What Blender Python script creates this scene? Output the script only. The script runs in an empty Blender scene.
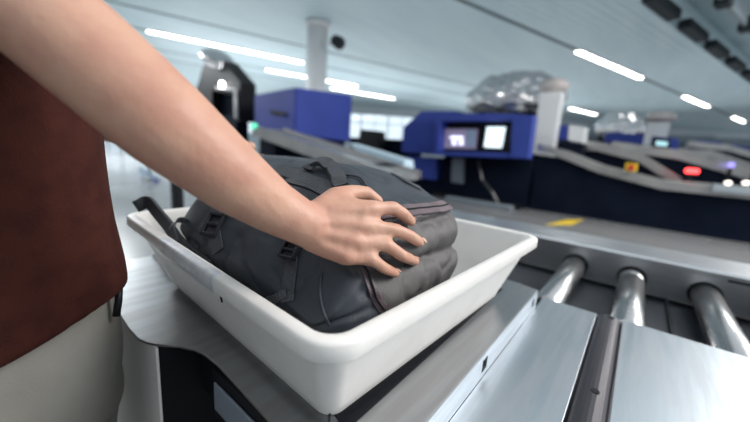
import bpy, bmesh, math, random
from mathutils import Vector, Matrix, noise
from mathutils.bvhtree import BVHTree
random.seed(7)
V = Vector
sc = bpy.context.scene
col = sc.collection
R_ = math.radians

# ------------------------------------------------------------------ camera
FPX, PITCH, ROLL, YAW, CZ = 329.2, .192, .066, math.pi/2-.9028, 1.25
RM = (Matrix.Rotation(YAW, 3, 'Z') @ Matrix.Rotation(math.pi/2-PITCH, 3, 'X') @ Matrix.Rotation(ROLL, 3, 'Z'))
cam = bpy.data.cameras.new('camera'); cam_o = bpy.data.objects.new('camera', cam); col.objects.link(cam_o)
cam_o.matrix_world = Matrix.Translation((0, 0, CZ)) @ RM.to_4x4()
cam.sensor_width = 36; cam.lens = FPX*36/750; cam.clip_start = .02; cam.clip_end = 400
cam.dof.use_dof = True; cam.dof.focus_distance = .47; cam.dof.aperture_fstop = 1.9; cam.dof.aperture_blades = 0
sc.camera = cam_o
EYE = V((0, 0, CZ))
def ray(px, py): return RM @ V(((px-375)/FPX, -(py-211)/FPX, -1))
def uz(px, py, z): d = ray(px, py); return EYE + d*((z-CZ)/d.z)
def uy(px, py, y): d = ray(px, py); return EYE + d*(y/d.y)
def ux(px, py, x): d = ray(px, py); return EYE + d*(x/d.x)
def ud(px, py, t): return EYE + ray(px, py)*t

# ------------------------------------------------------------------ materials
MATS = {}
def mat(name, c, rough=.5, metal=0, c2=None, scale=8, bump=0, bscale=60, emit=0, sss=0, stretch=(1, 1, 1), aniso=0, spec=.5, rvar=0, coat=0, c2lo=.4, c2hi=.62, detail=4):
    if name in MATS: return MATS[name]
    m = bpy.data.materials.new(name); m.use_nodes = True
    nt = m.node_tree; b = nt.nodes['Principled BSDF']; L = nt.links
    b.inputs['Base Color'].default_value = (*c, 1); b.inputs['Roughness'].default_value = rough
    b.inputs['Metallic'].default_value = metal; b.inputs['Specular IOR Level'].default_value = spec
    b.inputs['Coat Weight'].default_value = coat
    if aniso: b.inputs['Anisotropic'].default_value = aniso
    if sss:
        b.inputs['Subsurface Weight'].default_value = sss; b.inputs['Subsurface Radius'].default_value = (1, .35, .2); b.inputs['Subsurface Scale'].default_value = .008
    tc = nt.nodes.new('ShaderNodeTexCoord'); mp = nt.nodes.new('ShaderNodeMapping'); L.new(tc.outputs['Object'], mp.inputs[0])
    mp.inputs['Scale'].default_value = stretch
    if c2 or rvar:
        n = nt.nodes.new('ShaderNodeTexNoise'); n.inputs['Scale'].default_value = scale; n.inputs['Detail'].default_value = detail; L.new(mp.outputs[0], n.inputs[0])
        r = nt.nodes.new('ShaderNodeMapRange'); r.inputs[1].default_value = c2lo; r.inputs[2].default_value = c2hi; L.new(n.outputs[0], r.inputs[0])
        if c2:
            mx = nt.nodes.new('ShaderNodeMix'); mx.data_type = 'RGBA'; mx.inputs[6].default_value = (*c, 1); mx.inputs[7].default_value = (*c2, 1)
            L.new(r.outputs[0], mx.inputs[0]); L.new(mx.outputs[2], b.inputs['Base Color'])
        if rvar:
            q = nt.nodes.new('ShaderNodeMapRange'); q.inputs[3].default_value = rough; q.inputs[4].default_value = rough+rvar
            L.new(r.outputs[0], q.inputs[0]); L.new(q.outputs[0], b.inputs['Roughness'])
    if bump:
        n2 = nt.nodes.new('ShaderNodeTexNoise'); n2.inputs['Scale'].default_value = bscale; n2.inputs['Detail'].default_value = 3; L.new(mp.outputs[0], n2.inputs[0])
        bp = nt.nodes.new('ShaderNodeBump'); bp.inputs['Strength'].default_value = bump; bp.inputs['Distance'].default_value = .002
        L.new(n2.outputs[0], bp.inputs['Height']); L.new(bp.outputs[0], b.inputs['Normal'])
    if emit:
        b.inputs['Emission Color'].default_value = (*c, 1); b.inputs['Emission Strength'].default_value = emit
    MATS[name] = m; return m
STEEL = mat('brushed_steel', (.50, .515, .53), .30, 1, c2=(.42, .43, .45), scale=5, rvar=.08, bump=.05, bscale=30, stretch=(1, 18, 18))
STEEL_T = mat('table_steel', (.47, .52, .56), .34, 1, c2=(.40, .43, .46), scale=4, rvar=.10, bump=.04, bscale=40, stretch=(14, 1, 14))
STEEL_P = mat('plate_steel', (.40, .415, .43), .30, 1, c2=(.35, .35, .355), scale=3, rvar=.08, bump=.03, bscale=40, stretch=(14, 1, 14))
ROLL_M = mat('roller_steel', (.42, .42, .42), .24, 1, c2=(.38, .38, .39), scale=3, rvar=.05, stretch=(6, 1, 6))
GROOVE = mat('dark_channel', (.045, .042, .05), .36, .5)
PAN = mat('dark_pan', (.016, .019, .025), .35, .0, c2=(.03, .034, .04), scale=5)
BLACK = mat('black_plastic', (.006, .007, .010), .5, spec=.2)
NAVYSK = mat('navy_skirt', (.004, .007, .017), .7, c2=(.006, .010, .021), scale=2, spec=.06)
WHITEP = mat('tray_plastic', (.66, .645, .62), .42, c2=(.59, .575, .55), scale=11, bump=.12, bscale=60, spec=.45, rvar=.1, c2lo=.48, c2hi=.75)
SCUFF = mat('grey_scuffed_plastic', (.46, .49, .53), .42, c2=(.56, .57, .58), scale=60)
OFFW = mat('cabinet_white', (.84, .80, .77), .4, c2=(.80, .76, .73), scale=4)
BAG = mat('bag_fabric', (.025, .031, .041), .5, c2=(.036, .043, .054), scale=14, bump=.35, bscale=700, spec=.35)
BAG2 = mat('bag_end_fabric', (.070, .066, .068), .55, c2=(.088, .082, .083), scale=14, bump=.35, bscale=700, spec=.35)
ZIP = mat('zip_tape', (.075, .052, .062), .55, c2=(.10, .072, .082), scale=30)
WEB = mat('webbing', (.028, .032, .040), .6, c2=(.045, .05, .058), scale=300, bump=.5, bscale=400)
BUCK = mat('buckle_plastic', (.018, .021, .028), .3)
ORANGE = mat('orange_lining', (.35, .10, .03), .6)
SKIN = mat('skin', (.48, .275, .195), .5, c2=(.41, .20, .145), scale=22, sss=.25, bump=.25, bscale=160, c2lo=.42, c2hi=.72, spec=.4)
NAIL = mat('nail', (.50, .285, .205), .35)
SHIRT = mat('maroon_knit', (.048, .013, .009), .9, c2=(.034, .009, .007), scale=35, bump=.6, bscale=420, spec=.15)
TROUS = mat('beige_twill', (.25, .24, .215), .85, c2=(.22, .21, .185), scale=10, bump=.3, bscale=300, spec=.2)
HAIR = mat('brown_hair', (.06, .035, .02), .6); SHOE = mat('dark_shoe', (.04, .03, .025), .4); SOLE = mat('white_sole', (.7, .7, .68), .6)
BLUE = mat('blue_panel', (.036, .062, .32), .55, c2=(.030, .054, .28), scale=1.5, spec=.3)
BLUEL = mat('light_blue_panel', (.35, .48, .62), .4)
FLOORM = mat('floor_tile', (.23, .23, .23), .14, c2=(.20, .205, .21), scale=.4, rvar=.1)
CEILM = mat('ceiling_slat', (.60, .73, .77), .45, .0, c2=(.54, .68, .73), scale=1.2, stretch=(1, .15, 1))
CEILG = mat('ceiling_gap', (.10, .15, .17), .6)
DUCT = mat('duct_dark', (.018, .026, .032), .6, spec=.2)
BEAM = mat('beam_grey', (.27, .32, .34), .5, c2=(.22, .27, .29), scale=2)
WALLM = mat('wall_paint', (.62, .68, .72), .6); FRAME = mat('window_frame', (.50, .56, .60), .5)
COLM = mat('column_white', (.72, .74, .75), .35)
LAMP = mat('lamp_white', (1, .96, .92), .5, emit=8)
YEL = mat('yellow_tape', (.75, .52, .03), .5); RED = mat('red_lamp', (1, .05, .05), .4, emit=3); REDP = mat('red_button', (.5, .03, .02), .4)
SCREEN = mat('screen_dim', (.16, .14, .22), .3, emit=.5); SCREENB = mat('screen_bright', (.8, .95, 1), .3, emit=.8); SCRW = mat('screen_white', (.8, .8, 1), .3, emit=.9)
GREEN = mat('green_lamp', (.1, .8, .45), .4, emit=.6); PURP = mat('violet_lamp', (.35, .3, 1), .4, emit=.7); WLED = mat('white_led', (1, 1, 1), .4, emit=9)
FILM = mat('crumpled_film', (.62, .62, .63), .16, .9, bump=1, bscale=3)
BELT = mat('belt_grey', (.16, .17, .18), .5, c2=(.2, .21, .22), scale=4)
SILV = mat('satin_silver', (.62, .60, .58), .25, .8, c2=(.5, .49, .48), scale=2)
LATCHM = mat('latch_chrome', (.75, .74, .72), .35, .5)
PANELB = mat('blue_grey_panel', (.30, .35, .42), .35, .5)
TILEB = mat('pale_blue_panel', (.46, .60, .70), .4)
BGREY = mat('bin_grey', (.30, .35, .38), .45)
glass = bpy.data.materials.new('clear_glass'); glass.use_nodes = True
_n = glass.node_tree; _n.nodes.clear(); _o = _n.nodes.new('ShaderNodeOutputMaterial'); _m = _n.nodes.new('ShaderNodeMixShader'); _t = _n.nodes.new('ShaderNodeBsdfTransparent'); _g = _n.nodes.new('ShaderNodeBsdfGlossy')
_g.inputs['Roughness'].default_value = .03; _m.inputs[0].default_value = .06; _t.inputs[0].default_value = (.93, .97, 1, 1)
_n.links.new(_t.outputs[0], _m.inputs[1]); _n.links.new(_g.outputs[0], _m.inputs[2]); _n.links.new(_m.outputs[0], _o.inputs[0])

# ------------------------------------------------------------------ mesh helpers
def obj(name, bm, m, parent=None, smooth=False, label=None):
    me = bpy.data.meshes.new(name); bm.normal_update(); bm.to_mesh(me); bm.free()
    o = bpy.data.objects.new(name, me); col.objects.link(o)
    if m: me.materials.append(m)
    if smooth: me.polygons.foreach_set('use_smooth', [True]*len(me.polygons))
    if parent:
        o.parent = parent; o.matrix_parent_inverse = parent.matrix_world.inverted() if False else Matrix.Translation(-parent.location) if parent.type == 'EMPTY' else Matrix.Identity(4)
    if label: o['label'] = label
    return o
def thing(name, label, cat, loc=(0, 0, 0), group=None):
    o = bpy.data.objects.new(name, None); col.objects.link(o); o.location = loc; o.empty_display_size = .05
    o['label'] = label; o['category'] = cat
    if group: o['group'] = group
    return o
def tag(o, label, cat, group=None, kind=None):
    o['label'] = label; o['category'] = cat
    if group: o['group'] = group
    if kind: o['kind'] = kind
    return o
def struct(name, bm, m, smooth=False, parent=None):
    o = obj(name, bm, m, parent, smooth)
    if not parent: o['kind'] = 'structure'
    return o
def box(bm, lo, hi, bev=0, M=None):
    lo, hi = V(lo), V(hi); c = (lo+hi)/2; s = hi-lo
    r = bmesh.ops.create_cube(bm, size=1); vs = r['verts']
    for v in vs: v.co = V((v.co.x*s.x, v.co.y*s.y, v.co.z*s.z))+c
    if bev:
        es = list({e for v in vs for e in v.link_edges})
        r2 = bmesh.ops.bevel(bm, geom=es, offset=bev, segments=2, affect='EDGES', profile=.5); vs = list({v for f in r2['faces'] for v in f.verts} | {v for v in vs if v.is_valid})
    if M is not None:
        for v in vs: v.co = M @ v.co
    return bm
def B(lo, hi, bev=0, M=None): return box(bmesh.new(), lo, hi, bev, M)
def prism(pts, z0, z1, bm=None, axis='z', bev=0):
    bm = bm or bmesh.new()
    def P(a, b, c): return V((a, b, c)) if axis == 'z' else (V((a, c, b)) if axis == 'y' else V((c, a, b)))
    lo = [bm.verts.new(P(p[0], p[1], z0)) for p in pts]; hi = [bm.verts.new(P(p[0], p[1], z1)) for p in pts]; n = len(pts)
    fs = [bm.faces.new(lo[::-1]), bm.faces.new(hi)]
    for i in range(n): fs.append(bm.faces.new((lo[i], lo[(i+1) % n], hi[(i+1) % n], hi[i])))
    bmesh.ops.recalc_face_normals(bm, faces=fs)
    if bev: bmesh.ops.bevel(bm, geom=[e for e in bm.edges], offset=bev, segments=2, affect='EDGES', profile=.5)
    return bm
def cyl(p0, p1, r0, r1=None, n=24, bm=None, rings=None):
    """closed round bar from p0 to p1"""
    bm = bm or bmesh.new(); r1 = r0 if r1 is None else r1
    p0, p1 = V(p0), V(p1); d = (p1-p0).normalized(); a = d.orthogonal().normalized(); b = d.cross(a)
    prof = rings or [(0, r0), (1, r1)]; rs = []
    for t, r in prof:
        c = p0.lerp(p1, t); rs.append([bm.verts.new(c+(a*math.cos(k*2*math.pi/n)+b*math.sin(k*2*math.pi/n))*r) for k in range(n)])
    fs = []
    for i in range(len(rs)-1):
        for k in range(n): fs.append(bm.faces.new((rs[i][k], rs[i][(k+1) % n], rs[i+1][(k+1) % n], rs[i+1][k])))
    fs.append(bm.faces.new(rs[0][::-1])); fs.append(bm.faces.new(rs[-1])); bmesh.ops.recalc_face_normals(bm, faces=fs)
    return bm
def capsule(bm, p0, p1, r0, r1, n=20, m=6):
    p0, p1 = V(p0), V(p1); d = p1-p0; L = d.length
    d = d/L if L > 1e-6 else V((0, 0, 1)); a = d.orthogonal().normalized(); b = d.cross(a); rs = []
    pr = [(p0, r0, math.pi*.5*(i/m)-math.pi/2) for i in range(1, m+1)]+[(p1, r1, math.pi*.5*(i/m)) for i in range(0, m)]
    for c, r, t in pr:
        cc = c+d*math.sin(t)*r; rr = r*math.cos(t)
        rs.append([bm.verts.new(cc+(a*math.cos(k*2*math.pi/n)+b*math.sin(k*2*math.pi/n))*rr) for k in range(n)])
    e0 = bm.verts.new(p0-d*r0); e1 = bm.verts.new(p1+d*r1)
    for i in range(len(rs)-1):
        for k in range(n): bm.faces.new((rs[i][k], rs[i][(k+1) % n], rs[i+1][(k+1) % n], rs[i+1][k]))
    for k in range(n): bm.faces.new((e0, rs[0][(k+1) % n], rs[0][k])); bm.faces.new((e1, rs[-1][k], rs[-1][(k+1) % n]))
def chain(bm, pts):
    for (p, r), (q, s) in zip(pts, pts[1:]): capsule(bm, p, q, r, s)
def ellip(bm, c, rad, rot=None, n=24, m=14):
    r = bmesh.ops.create_uvsphere(bm, u_segments=n, v_segments=m, radius=1)
    for v in r['verts']:
        p = V((v.co.x*rad[0], v.co.y*rad[1], v.co.z*rad[2]))
        if rot is not None: p = rot @ p
        v.co = p+V(c)
def loft(bm, secs, n=40, caps=True):
    """secs: (cx, cy, z, rx, ry[, power])"""
    rs = []
    for s in secs:
        cx, cy, z, rx, ry = s[:5]; pw = s[5] if len(s) > 5 else 2.3; ring = []
        for k in range(n):
            t = 2*math.pi*k/n; c, q = math.cos(t), math.sin(t)
            ring.append(bm.verts.new((cx+rx*math.copysign(abs(c)**(2/pw), c), cy+ry*math.copysign(abs(q)**(2/pw), q), z)))
        rs.append(ring)
    for i in range(len(rs)-1):
        for k in range(n): bm.faces.new((rs[i][k], rs[i][(k+1) % n], rs[i+1][(k+1) % n], rs[i+1][k]))
    if caps: bm.faces.new(rs[0][::-1]); bm.faces.new(rs[-1])
    bmesh.ops.recalc_face_normals(bm, faces=bm.faces)
    return rs
def catmull(pts, k=8):
    P = [V(p) for p in pts]; P = [P[0]*2-P[1]]+P+[P[-1]*2-P[-2]]; out = []
    for i in range(1, len(P)-2):
        for j in range(k):
            t = j/k; a, b, c, d = P[i-1:i+3]
            out.append(.5*((2*b)+(c-a)*t+(2*a-5*b+4*c-d)*t*t+(3*b-a-3*c+d)*t*t*t))
    out.append(P[-2]); return out
def tube(pts, r, n=10, bm=None):
    bm = bm or bmesh.new(); rs = []; a = None
    for i, p in enumerate(pts):
        d = (pts[min(i+1, len(pts)-1)]-pts[max(i-1, 0)]).normalized()
        a = d.orthogonal().normalized() if a is None else (a-d*a.dot(d)).normalized(); b = d.cross(a)
        rs.append([bm.verts.new(p+(a*math.cos(k*2*math.pi/n)+b*math.sin(k*2*math.pi/n))*r) for k in range(n)])
    for i in range(len(rs)-1):
        for k in range(n): bm.faces.new((rs[i][k], rs[i][(k+1) % n], rs[i+1][(k+1) % n], rs[i+1][k]))
    bm.faces.new(rs[0][::-1]); bm.faces.new(rs[-1]); bmesh.ops.recalc_face_normals(bm, faces=bm.faces); return bm
def ribbon(pts, norms, w, th, bm=None, lift=0):
    """flat band along pts lying against normals"""
    bm = bm or bmesh.new(); rs = []
    for i, p in enumerate(pts):
        d = (pts[min(i+1, len(pts)-1)]-pts[max(i-1, 0)]).normalized(); nn = norms[i]; nn = (nn-d*nn.dot(d)).normalized(); s = d.cross(nn)
        c = p+nn*(lift+th/2)
        rs.append([bm.verts.new(c+s*(w/2)*x+nn*(th/2)*y) for x, y in ((-1, -.4), (-.93, -1), (.93, -1), (1, -.4), (1, .4), (.93, 1), (-.93, 1), (-1, .4))])
    for i in range(len(rs)-1):
        for k in range(8): bm.faces.new((rs[i][k], rs[i][(k+1) % 8], rs[i+1][(k+1) % 8], rs[i+1][k]))
    bm.faces.new(rs[0][::-1]); bm.faces.new(rs[-1]); bmesh.ops.recalc_face_normals(bm, faces=bm.faces); return bm
def remesh(o, size, smooth=6):
    m = o.modifiers.new('remesh', 'REMESH'); m.mode = 'VOXEL'; m.voxel_size = size; m.use_smooth_shade = True
    s = o.modifiers.new('smooth', 'SMOOTH'); s.factor = .5; s.iterations = smooth
    dg = bpy.context.evaluated_depsgraph_get(); me = bpy.data.meshes.new_from_object(o.evaluated_get(dg), depsgraph=dg)
    old = o.data; o.modifiers.clear(); o.data = me; me.name = o.name
    if not me.materials: me.materials.append(old.materials[0])
    me.polygons.foreach_set('use_smooth', [True]*len(me.polygons)); return o
def smoothbump(x, c, w): return math.exp(-((x-c)/w)**2)
def sstep(a, b, x): t = max(0, min(1, (x-a)/(b-a))); return t*t*(3-2*t)

# ================================================================== FOREGROUND TABLE
ZP, ZS = .903, .853        # raised plate and deck heights
# raised plate outline (counter-clockwise)
FX, FY1 = -.162, .930
outl = [(FX, -.30), (FX, FY1), (-.22, FY1+.012), (-1.05, FY1+.012), (-1.05, .20), (-1.03, .176)]
outl += [(-.80, .162), (-.66, .155), (-.618, .156), (-.598, .161)]
outl += [(-.578, .172), (-.552, .192), (-.525, .206), (-.50, .212), (-.46, .214), (-.31, .207), (-.275, .20), (-.255, .18), (-.25, .14), (-.25, -.30)]
table = thing('divesting_table', 'stainless steel loading table with raised plate beneath the white tray', 'table', (-.3, .5, 0))
obj('raised_plate', prism(outl, ZP-.004, ZP, bev=.0012), STEEL_P, table, label='brushed raised steel plate')
# folded edge strip with square holes: built as a frame of bars around the holes
bm = bmesh.new(); holes = [.135, .553, .893]; hw = .012; z0, z1, zm0, zm1 = ZS+.001, ZP-.0002, .866, .890; y = -.30
for h in holes:
    box(bm, (FX-.003, y, z0), (FX+.001, h-hw, z1)); box(bm, (FX-.003, h-hw, z0), (FX+.001, h+hw, zm0)); box(bm, (FX-.003, h-hw, zm1), (FX+.001, h+hw, z1)); y = h+hw
box(bm, (FX-.003, y, z0), (FX+.001, FY1, z1)); obj('folded_edge', bm, STEEL_T, table, label='upright steel edge with square holes')
obj('inner_strip', B((FX-.012, .10, .866), (FX-.006, .92, .897)), BLACK, table)
obj('black_strip', prism([(-.259-.06, .285), (-.229, .262), (-.232, .86), (-.30, .86)], ZP+.0002, ZP+.0012), BLACK, table, label='thin black strip along the right side of the tray')  # thin black sheet lying on the plate beside the tray
obj('deck_panel', B((FX+.001, -.30, ZS-.003), (-.029, 1.018, ZS), .001), STEEL_T, table, label='narrow steel deck sheet')
obj('deck_panel', B((.027, -.30, ZS-.003), (.95, 1.030, ZS), .001), STEEL_T, table, label='wide steel deck sheet')
bm = bmesh.new(); n = 14; r = .031; pts = [(-.001+r*.93*math.cos(math.pi*(1-k/n)), ZS-.016+.021*math.sin(math.pi*k/n)) for k in range(n+1)]
pts = [(-.029, ZS-.03)]+pts+[(.027, ZS-.03)]
ch = obj('rounded_channel', prism([(p[0], p[1]) for p in pts], -.30, 1.022, axis='y'), GROOVE, table, label='dark rounded channel between the deck sheets')
for yy in (.649, 1.006):
    o = obj('screw_hole', cyl((.002, yy, ZS+.0030), (.002, yy, ZS+.0058), .0068, n=16), BLACK, ch)
# skirts below the plates
obj('deck_edge', B((FX+.001, 1.012, ZS-.05), (.95, 1.017, ZS-.0035)), STEEL, table)
obj('cabinet_panel', prism([(-1.0, .168), (-.578, .168), (-.578, .172), (-1.0, .172)], 0.02, ZP-.006), OFFW, table, label='white side panel below the plate corner')
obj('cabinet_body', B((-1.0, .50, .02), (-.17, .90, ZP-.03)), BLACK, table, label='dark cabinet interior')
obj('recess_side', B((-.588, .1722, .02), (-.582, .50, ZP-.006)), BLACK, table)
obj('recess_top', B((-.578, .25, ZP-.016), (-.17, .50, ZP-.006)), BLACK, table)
fr = obj('rail_panel', B((-.485, .218, .790), (-.272, .236, .884), .002), BLACK, table, label='dark framed strip below the plate edge')
obj('panel_insert', B((-.474, .2135, .815), (-.282, .2175, .864), .0015), PANELB, fr, label='blue-grey strip insert')
LX, _, LZ = uy(190, 367, .228)
lat = obj('latch', cyl((LX, .226, LZ), (LX, .240, LZ), .010, n=20), LATCHM, table, True, label='small chrome latch in the dark recess')
obj('latch_tongue', cyl((LX+.002, .2235, LZ+.0), (LX+.002, .226, LZ+.0), .005, n=16), BLACK, lat); obj('latch_lever', cyl((LX, .229, LZ-.008), (LX+.006, .227, LZ-.020), .005, n=10), LATCHM, lat)
obj('latch_mount', B((-.575, .240, .780), (-.486, .248, .890)), BLACK, table)
for x, y in ((-.96, .85), (-.2, .85)): obj('leg', B((x-.03, y-.03, 0), (x+.03, y+.03, .03)), BLACK, table)
for x in (.85,): obj('leg', B((x-.03, .2, 0), (x+.03, .26, ZS-.003)), STEEL, table)
br = thing('metal_block', 'small grey metal block standing at the far left end of the steel plate', 'block', (-1.02, .36, ZP))
obj('block_body', B((-1.035, .318, ZP+.012), (-.985, .42, ZP+.055), .004), BGREY, br); obj('block_foot', B((-1.042, .31, ZP), (-.98, .43, ZP+.011), .002), STEEL, br)

# roller bed and long rail
RY = 1.6
rb = thing('roller_conveyor', 'steel roller bed with a tall polished side rail behind the table', 'conveyor', (0, 1.4, 0))
# rail profile in (y, z): face, top, back
prof = [(RY, .765), (RY, .897), (RY+.008, .905), (RY+.235, .905), (RY+.245, .895), (RY+.245, .70), (RY+.22, .70), (RY+.22, .86), (RY+.02, .86), (RY+.02, .765)]
bm = bmesh.new(); X0, X1 = -2.3, 3.2
A = [bm.verts.new((X0, p[0], p[1])) for p in prof]; Z = [bm.verts.new((X1, p[0], p[1])) for p in prof]
for i in range(len(prof)): bm.faces.new((A[i], A[(i+1) % len(prof)], Z[(i+1) % len(prof)], Z[i]))
bm.faces.new(A); bm.faces.new(Z[::-1]); bmesh.ops.recalc_face_normals(bm, faces=bm.faces)
rail = obj('side_rail', bm, STEEL, rb, label='long polished steel rail')
obj('bottom_pan', B((-1.6, 1.03, .735), (3.0, RY+.018, .750)), PAN, rb, label='dark pan beneath the rollers')
obj('pan_divider', B((.150, 1.035, .7505), (.158, RY, .762)), BLACK, rb)
obj('pan_shadow_gap', B((X0, RY-.004, .7502), (3.0, RY+.002, .7640)), BLACK, rb, label='black gap at the foot of the rail')
obj('rail_slot', B((.292, RY-.0025, .876), (.52, RY+.001, .884), .001), BLACK, rb, label='dark slot in the rail')
for x in (-2.2, -1.2, 1.2, 3.): obj('support_leg', B((x-.03, RY+.1, 0), (x+.03, RY+.16, .70)), BLACK, rb)
for x in (-1.3, .6, 2.8): obj('pan_leg', B((x-.03, 1.2, 0), (x+.03, 1.26, .735)), BLACK, rb)
for k, x in enumerate((-.153, .040, .247, .445, .64, .83)):
    pr = [(0, .012), (.004, .036), (.012, .040), (.86, .040), (.862, .0385), (.868, .0385), (.87, .040), (.985, .040), (.993, .036), (1, .030)] if k == 1 else [(0, .012), (.004, .036), (.012, .040), (.985, .040), (.995, .036), (1, .030)]
    ro = obj('roller', cyl((x, 1.035, .812), (x, RY-.002, .812), .04, n=40, rings=pr), ROLL_M, rb, True)
    obj('roller_collar', cyl((x, RY-.004, .812), (x, RY+.0, .812), .047, n=32), BLACK, ro)

# ================================================================== TRAY
ang = 1.5273-math.pi/2; uR = V((math.cos(1.5273), math.sin(1.5273), 0)); uL = V((-uR.y, uR.x, 0)); TC = V((-.203, .201, 1.068))
TL, TW, TZ = .672, .63, ZP+.0014
tray = thing('tray', 'large white plastic screening tray holding the dark grey backpack', 'tray', (*(TC+uL*TL/2+uR*TW/2).to_2d(), TZ))
def rrect(off, rad, z, n=8):
    """rounded rectangle offset outwards by off from the inner rim line"""
    x0, x1, y0, y1 = -off, TL+off, -off, TW+off; out = []
    for cx, cy, a0 in ((x0+rad, y0+rad, 180), (x0+rad, y1-rad, 90), (x1-rad, y1-rad, 0), (x1-rad, y0+rad, -90)):
        for k in range(n+1):
            a = R_(a0+(-90*k/n)+90 if False else a0 + 90 - 90*k/n) if False else R_(a0+90*0+90*(1-k/n)-0) if False else R_(a0+90-90*k/n)
            out.append((cx+rad*math.cos(a), cy+rad*math.sin(a)))
    return [TC*1+uL*p[0]+uR*p[1]+V((0, 0, z-TC.z)) for p in out]
zr = TC.z; zb = TZ
rings = [(-.058, .026, zb+.014), (-.053, .028, zb+.017), (-.034, .024, zb+.07), (-.006, .026, zr-.018), (-.002, .027, zr-.006), (0, .028, zr-.0015), (.003, .029, zr), (.0150, .042, zr-.0003), (.0172, .044, zr-.002), (.0185, .045, zr-.005), (.0185, .045, zr-.0205), (.0175, .044, zr-.022), (.0160, .043, zr-.0215), (.012, .038, zr-.012), (.003, .030, zr-.010), (-.002, .028, zr-.026), (-.012, .028, zr-.06), (-.040, .024, zb+.028), (-.0445, .022, zb+.013), (-.0475, .020, zb+.0105), (-.054, .018, zb+.0095), (-.056, .018, zb+.0), (-.062, .018, zb)]
def orient(r): return r
def build_rings(rings):
    bm = bmesh.new(); rs = []
    for off, rad, z in rings: rs.append([bm.verts.new(p) for p in rrect(off, rad, z)])
    n = len(rs[0])
    for i in range(len(rs)-1):
        for k in range(n): bm.faces.new((rs[i][k], rs[i][(k+1) % n], rs[i+1][(k+1) % n], rs[i+1][k]))
    bm.faces.new(rs[0]); bm.faces.new(rs[-1][::-1]); bmesh.ops.recalc_face_normals(bm, faces=bm.faces); return bm
tb = obj('tray_body', build_rings(rings), WHITEP, tray, True)
md = tb.modifiers.new('es', 'EDGE_SPLIT'); md.split_angle = R_(50)
def TP(l, w, z): return TC+uL*l+uR*w+V((0, 0, z-TC.z))
# grey scuffed grip strip along the near-left rim, wrapping over its edge
bm = bmesh.new(); rs = []
for l in (.212, .217, .29, .36, .425, .430):
    k = 0.6 if l in (.212, .430) else 1
    rs.append([bm.verts.new(TP(l, -w, z)) for w, z in ((.006, zr), (.006, zr+.0012*k), (.0150, zr+.0008*k), (.0178+.0010*k, zr-.002), (.0186+.0012*k, zr-.006), (.0186+.0012*k, zr-.0225), (.0160, zr-.0225))])
for a, b in zip(rs, rs[1:]):
    for i in range(len(a)-1): bm.faces.new((a[i], a[i+1], b[i+1], b[i]))
bm.faces.new(rs[0]); bm.faces.new(rs[-1][::-1]); bmesh.ops.recalc_face_normals(bm, faces=bm.faces)
obj('grip_strip', bm, SCUFF, tray, True, label='worn grey strip on the near-left rim')
# moulded tab with a notch below the rim
bm = bmesh.new(); q = [TP(l, -w, z) for l, w, z in ((.212, .0125, zr-.019), (.300, .0125, zr-.019), (.290, .004, zr-.034), (.212, .006, zr-.040), (.212, -.006, zr-.019), (.300, -.006, zr-.019), (.290, -.014, zr-.034), (.212, -.014, zr-.040))]
vs = [bm.verts.new(p) for p in q]
for f in ((0, 1, 2, 3), (7, 6, 5, 4), (0, 4, 5, 1), (1, 5, 6, 2), (2, 6, 7, 3), (3, 7, 4, 0)): bm.faces.new([vs[i] for i in f])
bmesh.ops.recalc_face_normals(bm, faces=bm.faces); obj('moulded_tab', bm, WHITEP, tray)
obj('tab_notch', tube([TP(.211, -.0135, zr-.020), TP(.2105, -.0105, zr-.029), TP(.213, -.0075, zr-.040)], .0014, 6), BLACK, tray)
# shallow ribs inside the walls & scuff marks on the near corner
bm = bmesh.new()
for l, w, a, b in ((.006, .012, .090, .105), (.010, .006, .120, .126), (.004, .016, .122, .128)):
    p0 = TP(.0, 0, 0); zz = zr-a; f = a/.155*.045; pc = TP(f-.018-.006+l*.2, f-.020+w*.1, zz); pc2 = TP(f-.018-.004+l*.2, f-.019+w*.1, zr-b); cyl(pc, pc2, .0016, .0010, 8, bm)
obj('scuff_mark', bm, BLACK, tray)

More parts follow.
